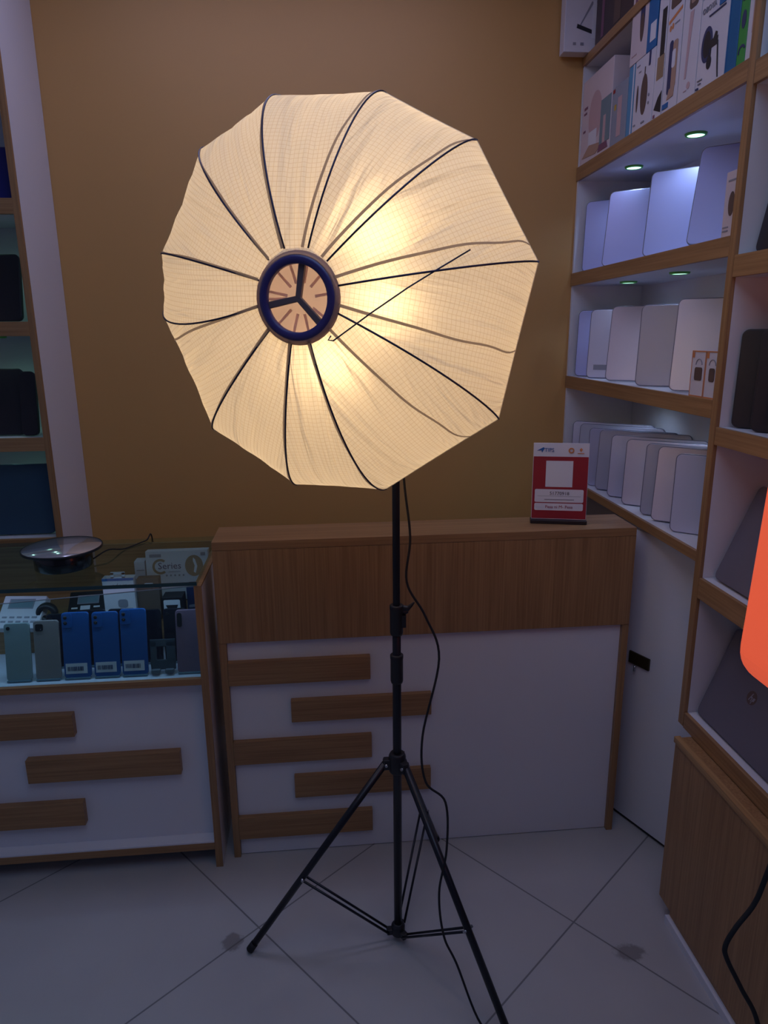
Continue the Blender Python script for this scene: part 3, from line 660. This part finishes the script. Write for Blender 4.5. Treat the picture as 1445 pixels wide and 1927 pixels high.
printing('printing', [('rect', .05, .02, .07, .28, 'purple'), ('rect', .15, .02, .20, .28, 'brown'), ('rect', .3, .02, .32, .28, 'purple')], Matrix.Translation((.0058, 0, 0)) @ FACE_RIGHT, db, I('purple', 'brown'), .0004)
# pale box in the near bay, above
carton('pale blue box on the top shelf of the nearer bay, at the right picture edge', .95, 1.545, 1.36, 2.097, .30, .16, mat('pale_blue_card', (.42, .46, .54), .5), [('rect', .14, .02, .17, .28, 'white')], ('white',))

# ================================================================== orange lamp at the right edge
ol = thing('orange_lamp', 'glowing orange lamp with rounded corners hanging in at the right edge', 'lamp', (.690, .72, 0))
OR = emis('glowing_orange_shade', (0.92, 0.125, 0.055), 0.62)
M = Matrix.Translation((-.175, 0, 1.118)) @ Matrix.Rotation(math.radians(2.5), 4, 'Y') @ FACE_FRONT @ Matrix.Translation((0, 0, -.05))
mb = MB(); mb.prism([(x, y) for x, y in rrect(0, 0, .33, .52, .048, 8)], 0, .10, M); mb.build('lamp_shade', OR, ol, bevel=.016, seg=4)
MB().tube([(-.01, 0, 1.13), (-.01, 0, 0.03)], .011, 12).build('lamp_pole', BMETAL, ol)
MB().lathe([(0, 0), (.10, 0), (.10, .012), (.02, .03), (0, .03)], Matrix.Translation((-.01, 0, 0)), 32).build('lamp_foot', BMETAL, ol)
OC = [(.640, .72, 1.12), (.585, .705, 1.0), (.554, .7, .877),(.542, .7, .829),(.521, .7, .793),(.51, .7, .765),(.515, .7, .742),(.541, .7, .691),(.573, .7, .626), (.60, .70, .5), (.62, .70, .25), (.63, .70, .06), (.60, .66, .004), (.50, .5, .004)]
tag(MB().tube(curve(OC, 8), .0033, 8).build('power_cable', RUBBER), 'black cable hanging below the orange lamp in front of the base cabinet', 'cable')

# ================================================================== left glass display counter
dc = thing('display_counter', 'glass-topped phone display counter with wooden slats on its white front', 'display counter', (-.33, 1.80, 0))
def D(name, x0, y0, z0, x1, y1, z1, m, par=dc, bevel=.001): return MB().box(x0+.33, y0-1.80, z0, x1+.33, y1-1.80, z1).build(name, m, par, bevel=bevel)
DL = -1.55
sp0 = D('side_panel', -.353, 1.806, 0, -.333, 2.235, .892, WHITE); D('front_edge', -.353, 1.800, 0, -.333, 1.806, .898, WZ, sp0, .0005); D('top_edge', -.353, 1.806, .892, -.333, 2.235, .898, WX, sp0, .0005)
D('side_panel', DL, 1.800, 0, DL+.02, 2.235, .898, WZ)
D('bottom_rail', DL+.02, 1.800, .062, -.353, 1.822, .086, WX)
D('bottom_board', DL+.02, 1.822, .062, -.353, 2.235, .080, SHELFW)
D('plinth_lip', DL+.02, 1.800, .086, -.353, 1.840, .092, WHITE)
D('front_panel', DL+.02, 1.838, .092, -.353, 1.850, .604, WHITE)
D('phone_shelf_rail', DL+.02, 1.800, .604, -.353, 1.812, .624, WX)
D('phone_shelf', DL+.02, 1.812, .606, -.353, 2.235, .625, mat('blue_white_shelf', (.62, .68, .80), .3))
D('back_panel', DL+.02, 2.223, .08, -.353, 2.235, .898, WX)
D('back_step', DL+.02, 2.02, .625, -.353, 2.223, .735, WX)
for x0, x1, z0, z1 in ((DL+.3, -.718, .456, .525), (-.862, -.434, .314, .388), (DL+.3, -.720, .165, .241)):
    D('wooden_slat', x0, 1.815, z0, x1, 1.8385, z1, WX)
top = D('glass_top', DL, 1.797, .9005, -.343, 2.236, .9105, GLASS, bevel=0)
D('polished_edge', DL, 1.7955, .9005, -.343, 1.797, .9105, GEDGE, top, 0)
mb = MB(); mb.prism([(0, .625), (1.18, .625), (1.18, .893), (.62, .862), (.10, .845), (0, .842)], 0, .004, Matrix.Translation((DL+.02+.33, .016, 0)) @ FACE_FRONT)
fg = mb.build('front_glass', GLASS, dc)
MB().tube([(DL+.35, .014, .842), (DL+.45, .014, .845), (DL+.97, .014, .862), (-.025, .014, .893)], .0014, 6).build('glass_rim', mat('frosted_glass_edge', (.30, .36, .42), .3), fg)
light('display_area_light', 'AREA', (.33-.85, .06, .885), .45, (.45, .62, 1.0), 1.0, (.33-.85, .10, .6), parent=dc, sy=.01)  # bluish area light just below the glass top, no fixture modelled

# phones
def phone(x0, x1, zt, y, m, label, cam_, cat='phone', lab=False, lean=10, group='phones standing on the front row of the display shelf', zb=.625):
    w = x1-x0; h = (zt-zb)/math.cos(math.radians(lean))
    o = thing('smartphone', label, cat, (x0, y, zb+.0015+.008*math.sin(math.radians(lean))), (-math.radians(lean), 0, 0), group)
    MB().prism(rrect(0, 0, w, h, .009), 0, .008, FACE_FRONT @ Matrix.Translation((0, 0, -.008))).build('body', m, o, bevel=.0018)
    F = FACE_FRONT @ Matrix.Translation((0, 0, .0002))
    if cam_ == 'two':
        b = MB().prism(rrect(.003, h-.043, .029, h-.003, .006), 0, .0016, F).build('camera_block', m, o, bevel=.0005)
        for zz in (h-.014, h-.029): MB().lathe([(0, .0026), (.0034, .0026), (.0042, .0018), (.0050, .0018), (.0050, .0)], F @ Matrix.Translation((.011, zz, 0)), 20).build('lens', BLACK, b)
        MB().lathe([(0, .0034), (.0014, .0030)], F @ Matrix.Translation((.0113, h-.0288, 0)), 10).build('lens_glint', STEEL, b)
    elif cam_ == 'square':
        b = MB().prism(rrect(.006, h-.029, .027, h-.009, .005), 0, .0016, F).build('camera_block', BLACK, o, bevel=.0005)
        MB().lathe([(0, .0024), (.0018, .002)], F @ Matrix.Translation((.021, h-.024, 0)), 10).build('flash', STEEL, b)
    elif cam_ == 'bar':
        MB().prism(rrect(.005, h-.048, .018, h-.008, .006), 0, .0016, F).build('camera_block', BLACK, o, bevel=.0005)
    elif cam_ == 'dot':
        MB().prism(ell(.012, h-.014, .005, .005, 18), 0, .0014, F).build('camera_block', BLACK, o)
    if lab:
        s = MB().prism([(.005, .012), (w-.010, .012), (w-.010, .041), (.005, .041)], 0, .0004, F).build('barcode_sticker', INK['white'], o)
        it = []; x = .010; random.seed(int(x0*-1000))
        while x < w-.020:
            k = random.choice((.0008, .0013, .002)); it.append(('rect', x, .020, x+k, .032, 'navy')); x += k+random.choice((.0009, .0014, .0022))
        printing('barcode', it, F @ Matrix.Translation((0, 0, .0004)), s, I('navy'), .0003)
    MB().prism([(.002, 0), (w-.002, 0), (w-.002, .004), (.002, .004)], -.004, .004, F @ Matrix.Translation((0, -.003, 0))).build('clear_holder', mat('clear_acrylic_edge', (.14, .24, .30), .2), o)
    return o
PB = mat('blue_phone_back', (.015, .10, .34), .22, var=.08, scale=8, coat=.3)
phone(-.884, -.816, .786, 1.832, mat('pale_green_phone_back', (.26, .34, .36), .3), 'pale green-grey phone at the left end of the front row', 'dot', zb=.627)
phone(-.806, -.738, .790, 1.832, mat('beige_phone_back', (.28, .25, .25), .35), 'beige-grey phone with a black square camera block', 'square', zb=.627)
phone(-.730, -.657, .809, 1.832, PB, 'blue phone with a white barcode sticker, next to the beige phone', 'two', lab=True, zb=.627)
phone(-.649, -.578, .807, 1.832, PB, 'blue phone with a white barcode sticker, middle of the three blue ones', 'two', lab=True, zb=.627)
phone(-.573, -.502, .812, 1.832, PB, 'blue phone with a white barcode sticker, beside the dark phone stand', 'two', lab=True, zb=.627)
phone(-.422, -.355, .803, 1.832, mat('mauve_phone_back', (.22, .14, .20), .22, var=.15, scale=20, coat=.3), 'mauve phone with a black oblong camera bar at the right end of the row', 'bar', zb=.627)
# folding phone stand
ps = thing('phone_stand', 'small dark folding phone stand between the blue and mauve phones', 'phone stand', (-.497, 1.836, .627), (-math.radians(12), 0, 0))
mb = MB(); F = FACE_FRONT @ Matrix.Translation((0, 0, -.004))
for q in ((0, .030, .018, .092), (.044, .030, .070, .092), (0, .078, .070, .098), (0, .012, .070, .040)): mb.prism([(q[0]+.002*(q[1] < .05), q[1]), (q[2], q[1]), (q[2], q[3]), (q[0], q[3])], 0, .005, F)
mb.build('back_plate', mat('slate_stand_plastic', (.05, .075, .10), .35), ps, bevel=.001)
for x in (.004, .042): MB().box(x, -.014, .004, x+.024, .002, .015).build('front_hook', mat('grey_stand_hook', (.12, .16, .20), .35), ps, bevel=.002)
# second row: black phones facing back
GK = 'black phones in the second row of the display'
DKP = mat('black_glossy_phone_back', (.008, .010, .018), .2, coat=.3)
for x0, x1, zt, lab in ((-.795, -.722, .793, 'black phone in the second row, behind the beige and first blue phone'), (-.716, -.630, .800, 'black phone in the second row, behind the first two blue phones'), (-.624, -.548, .800, 'black phone in the second row, behind the middle blue phone'), (-.542, -.476, .794, 'black phone in the second row, below the white earbud box corner'), (-.470, -.405, .794, 'black phone in the second row, behind the dark phone stand'), (-.399, -.358, .792, 'black phone in the second row, behind the mauve phone')):
    phone(x0, x1, zt-.01, 1.905, DKP, lab, 'dot', group=GK, lean=7, zb=.627)
# boxes and gadgets on the back step
def fbox(name, label, x0, x1, y, z, h, d, m, items=None, inks=(), lean=0, cat='box', group=None, bevel=.0012):
    o = thing(name, label, cat, (x0, y, z+d*math.sin(math.radians(lean))+.0005), (-math.radians(lean), 0, 0), group)
    MB().box(0, 0, 0, x1-x0, d, h).build('carton', m, o, bevel=bevel)
    if items: printing('printing', items, Matrix.Translation((0, -.0002, 0)) @ FACE_FRONT, o, I(*inks), .0004)
    return o
cs = fbox('watch_box', 'white smartwatch box with a big gold letter C under the glass top', -.558, -.366, 2.118, .736, .158, .035, WCARD,
  [('rect', .012, .138, .048, .148, 'grey'), ('arc', .044, .108, .021, .0075, 50, 310, 'gold'), ('text', 'Series', .036, .100, .030, 'LEFT', 'navy'), ('rect', .068, .090, .104, .0915, 'grey'),
   ('ell', .148, .108, .028, .034, 'gold'), ('poly', [(.146, .134), (.152, .128), (.158, .106), (.152, .084), (.146, .088), (.150, .108), (.145, .124)], 'white'), ('rect', .170, .140, .184, .150, 'grey')]
  + [('ell', .062+i*.013, .079, .003, .003, 'grey') for i in range(5)], ('grey', 'gold', 'navy', 'white'), lean=6)
eb = fbox('earbud_box', 'white hanging earbud box with a blue top edge in the glass display', -.650, -.560, 1.985, .736, .128, .03, WCARD,
  [('rect', 0, .120, .090, .128, 'blue'), ('text', 'adors', .028, .100, .019, 'LEFT', 'grey'), ('rrect', .040, .036, .068, .062, .008, 'grey')], ('blue', 'grey'), cat='box')
M = FACE_FRONT @ Matrix.Translation((0, 0, -.006))
mb = MB(); mb.prism(rrect(.025, .124, .066, .131, .002), 0, .003, M); mb.prism(rrect(.025, .138, .066, .146, .002), 0, .003, M); mb.prism(rrect(.025, .126, .034, .144, .002), 0, .003, M); mb.prism(rrect(.057, .126, .066, .144, .002), 0, .003, M)
mb.build('hanger_tab', INK['white'], eb)
kb = fbox('kraft_card_box', 'brown card box with a white hang slot beside the earbud box', -.556, -.492, 2.00, .736, .118, .03, mat('brown_card', (.12, .08, .06), .6), [('rrect', .022, .098, .048, .104, .003, 'white')], ('white',))
fbox('white_accessory_box', 'small plain white box at the left edge of the smartwatch box', -.594, -.562, 2.13, .736, .130, .04, WCARD, [('rect', .006, .10, .030, .103, 'grey')], ('grey',))
fbox('black_accessory_box', 'black box with a white oval device picture near the counter corner', -.485, -.425, 1.99, .736, .060, .05, BLACK, [('rrect', .004, .012, .052, .052, .004, 'white'), ('poly', [(.010, .036), (.046, .036), (.040, .020), (.016, .020)], 'black')], ('white', 'black'))
fbox('blue_accessory_box', 'dark blue box against the right side inside the display counter', -.420, -.357, 2.03, .736, .075, .05, mat('dark_blue_card', (.015, .03, .10), .4), [('poly', [(.005, .010), (.030, .012), (.045, .030), (.038, .034), (.024, .020), (.005, .018)], 'grey')], ('grey',))
wg = thing('voltage_gadget', 'white device with a small grey screen at the left of the display', 'gadget', (-.955, 1.955, .737), (-math.radians(48), 0, math.radians(-6)))
MB().box(0, 0, 0, .125, .03, .105).build('case', WCARD, wg, bevel=.003)
printing('screen', [('rect', .020, .062, .095, .094, 'grey'), ('rect', .024, .066, .091, .090, 'teal')] + [('rect', .012+.022*i, .032-.014*j, .026+.022*i, .037-.014*j, 'grey') for i in range(5) for j in range(2)], Matrix.Translation((0, -.0002, 0)) @ FACE_FRONT, wg, I('grey', 'teal'), .0005)
bg = thing('black_gadget', 'black device with a small screen and white buttons behind the blue phones', 'gadget', (-.775, 2.02, .737), (-math.radians(50), 0, math.radians(4)))
MB().box(0, 0, 0, .115, .03, .085).build('case', BLACK, bg, bevel=.003)
printing('keys', [('rect', .025, .040, .088, .070, 'grey'), ('rect', .029, .044, .084, .066, 'teal'), ('rect', .010, .024, .028, .029, 'white'), ('rect', .036, .020, .064, .034, 'white'), ('rect', .074, .026, .092, .031, 'white')], Matrix.Translation((0, -.0002, 0)) @ FACE_FRONT, bg, I('grey', 'teal', 'white'), .0005)
pw = thing('wrist_strap_roll', 'black coiled strap beside the white device in the display', 'strap', (-.815, 1.985, .737))
MB().lathe([(.016, -.012), (.026, -.012), (.030, -.006), (.030, .006), (.026, .012), (.016, .012), (.014, 0), (.016, -.012)], Matrix.Translation((0, 0, .030)) @ Matrix.Rotation(PI/2, 4, 'X'), 28).build('coil', BLACK, pw)

# turntable on the glass
tt = thing('turntable', 'black round display turntable with a mirror top standing on the glass counter', 'turntable', (-.745, 1.975, .911))
MB().lathe([(0, 0), (.074, 0), (.078, .004), (.078, .050), (.074, .053), (0, .053)], n=48).build('base', mat('glossy_black_plastic', (.008, .009, .014), .2, coat=.4), tt)
MB().lathe([(0, .053), (.105, .053), (.107, .056), (.106, .0585), (0, .0585)], n=64).build('mirror_plate', mat('dark_mirror_plate', (.80, .83, .90), .13, metal=.75), tt)
MB().lathe([(.105, .0525), (.1085, .0525), (.1085, .0592), (.106, .0592)], n=64).build('plate_rim', BLACK, tt)
tag(MB().tube(curve([(-.672, 2.0, .922), (-.645, 2.06, .930), (-.615, 2.12, .9135), (-.57, 2.20, .9135), (-.56, 2.25, .90), (-.56, 2.28, .6)], 8), .0022, 8).build('turntable_cable', RUBBER), 'short black cable running from the turntable over the back of the glass', 'cable')

# ================================================================== left wall shelving
ls = thing('back_shelving', 'wood-edged white shelving with dark laptops at the left of the mustard wall', 'shelving', (-.865, 2.30, 0))
def S(name, x0, y0, z0, x1, y1, z1, m, par=ls, bevel=0.0): return MB().box(x0+.865, y0-2.30, z0, x1+.865, y1-2.30, z1).build(name, m, par, bevel=bevel)
SL = -2.05
sp_ = S('side_panel', -.880, 2.312, .02, -.864, YW-.002, CE-.01, WHITE); S('front_edge', -.882, 2.300, .02, -.864, 2.312, CE-.01, WZ, sp_, .0005)
S('back_panel', SL, YW-.012, .02, -.880, YW-.002, CE-.01, SHELFW)
for z0, z1 in ((2.33, 2.375), (1.904, 1.948), (1.554, 1.597), (1.196, 1.239), (.862, .905), (.5, .54)):
    s = S('shelf_board', SL, 2.312, z0, -.8805, YW-.012, z1, SHELFW); S('front_edge', SL, 2.300, z0, -.882, 2.312, z1, WX, s, .0005)
GL = 'round green-tinted lamps under the left shelves'
for x, z, lab in ((-1.03, 1.904, 'second-highest'), (-1.03, 1.554, 'third-highest'), (-1.03, 1.196, 'lowest visible'), (-1.45, 1.196, 'lowest visible, farther left,'), (-1.45, 1.554, 'third-highest, farther left,')):
    downlight((x, 2.42, z), 'round green-tinted lamp under the %s left shelf board' % lab, GL, .30, (.45, .95, .80))
GQ = 'dark laptops on the left shelves'
def back_laptop(x1, w, h, z, m, lab, lean=12, y=2.36, yaw=0):
    return laptop(w, h, (x1-w, y, z), yaw, lean, m, lab, GQ, t=.02)
back_laptop(-.900, .34, .235, .905, DBLUE, 'dark teal-blue laptop on the lowest visible left shelf, just above the glass counter', y=2.345)
back_laptop(-.958, .33, .215, 1.239, DARKL, 'black laptop leaning on the left shelf above the teal-blue one', y=2.35, lean=14)
back_laptop(-.905, .050, .205, 1.239, DARKL, 'narrow edge of a black laptop beside the left shelf side panel', y=2.325, lean=10)
back_laptop(-.918, .33, .205, 1.597, DARKL, 'black laptop with a pale sticker on the middle left shelf', y=2.35)
back_laptop(-.895, .33, .155, 1.948, mat('deep_blue_laptop_shell', (.01, .012, .16), .4, var=.1), 'deep blue laptop on the highest visible left shelf', y=2.35)
print('objects', len(bpy.data.objects))
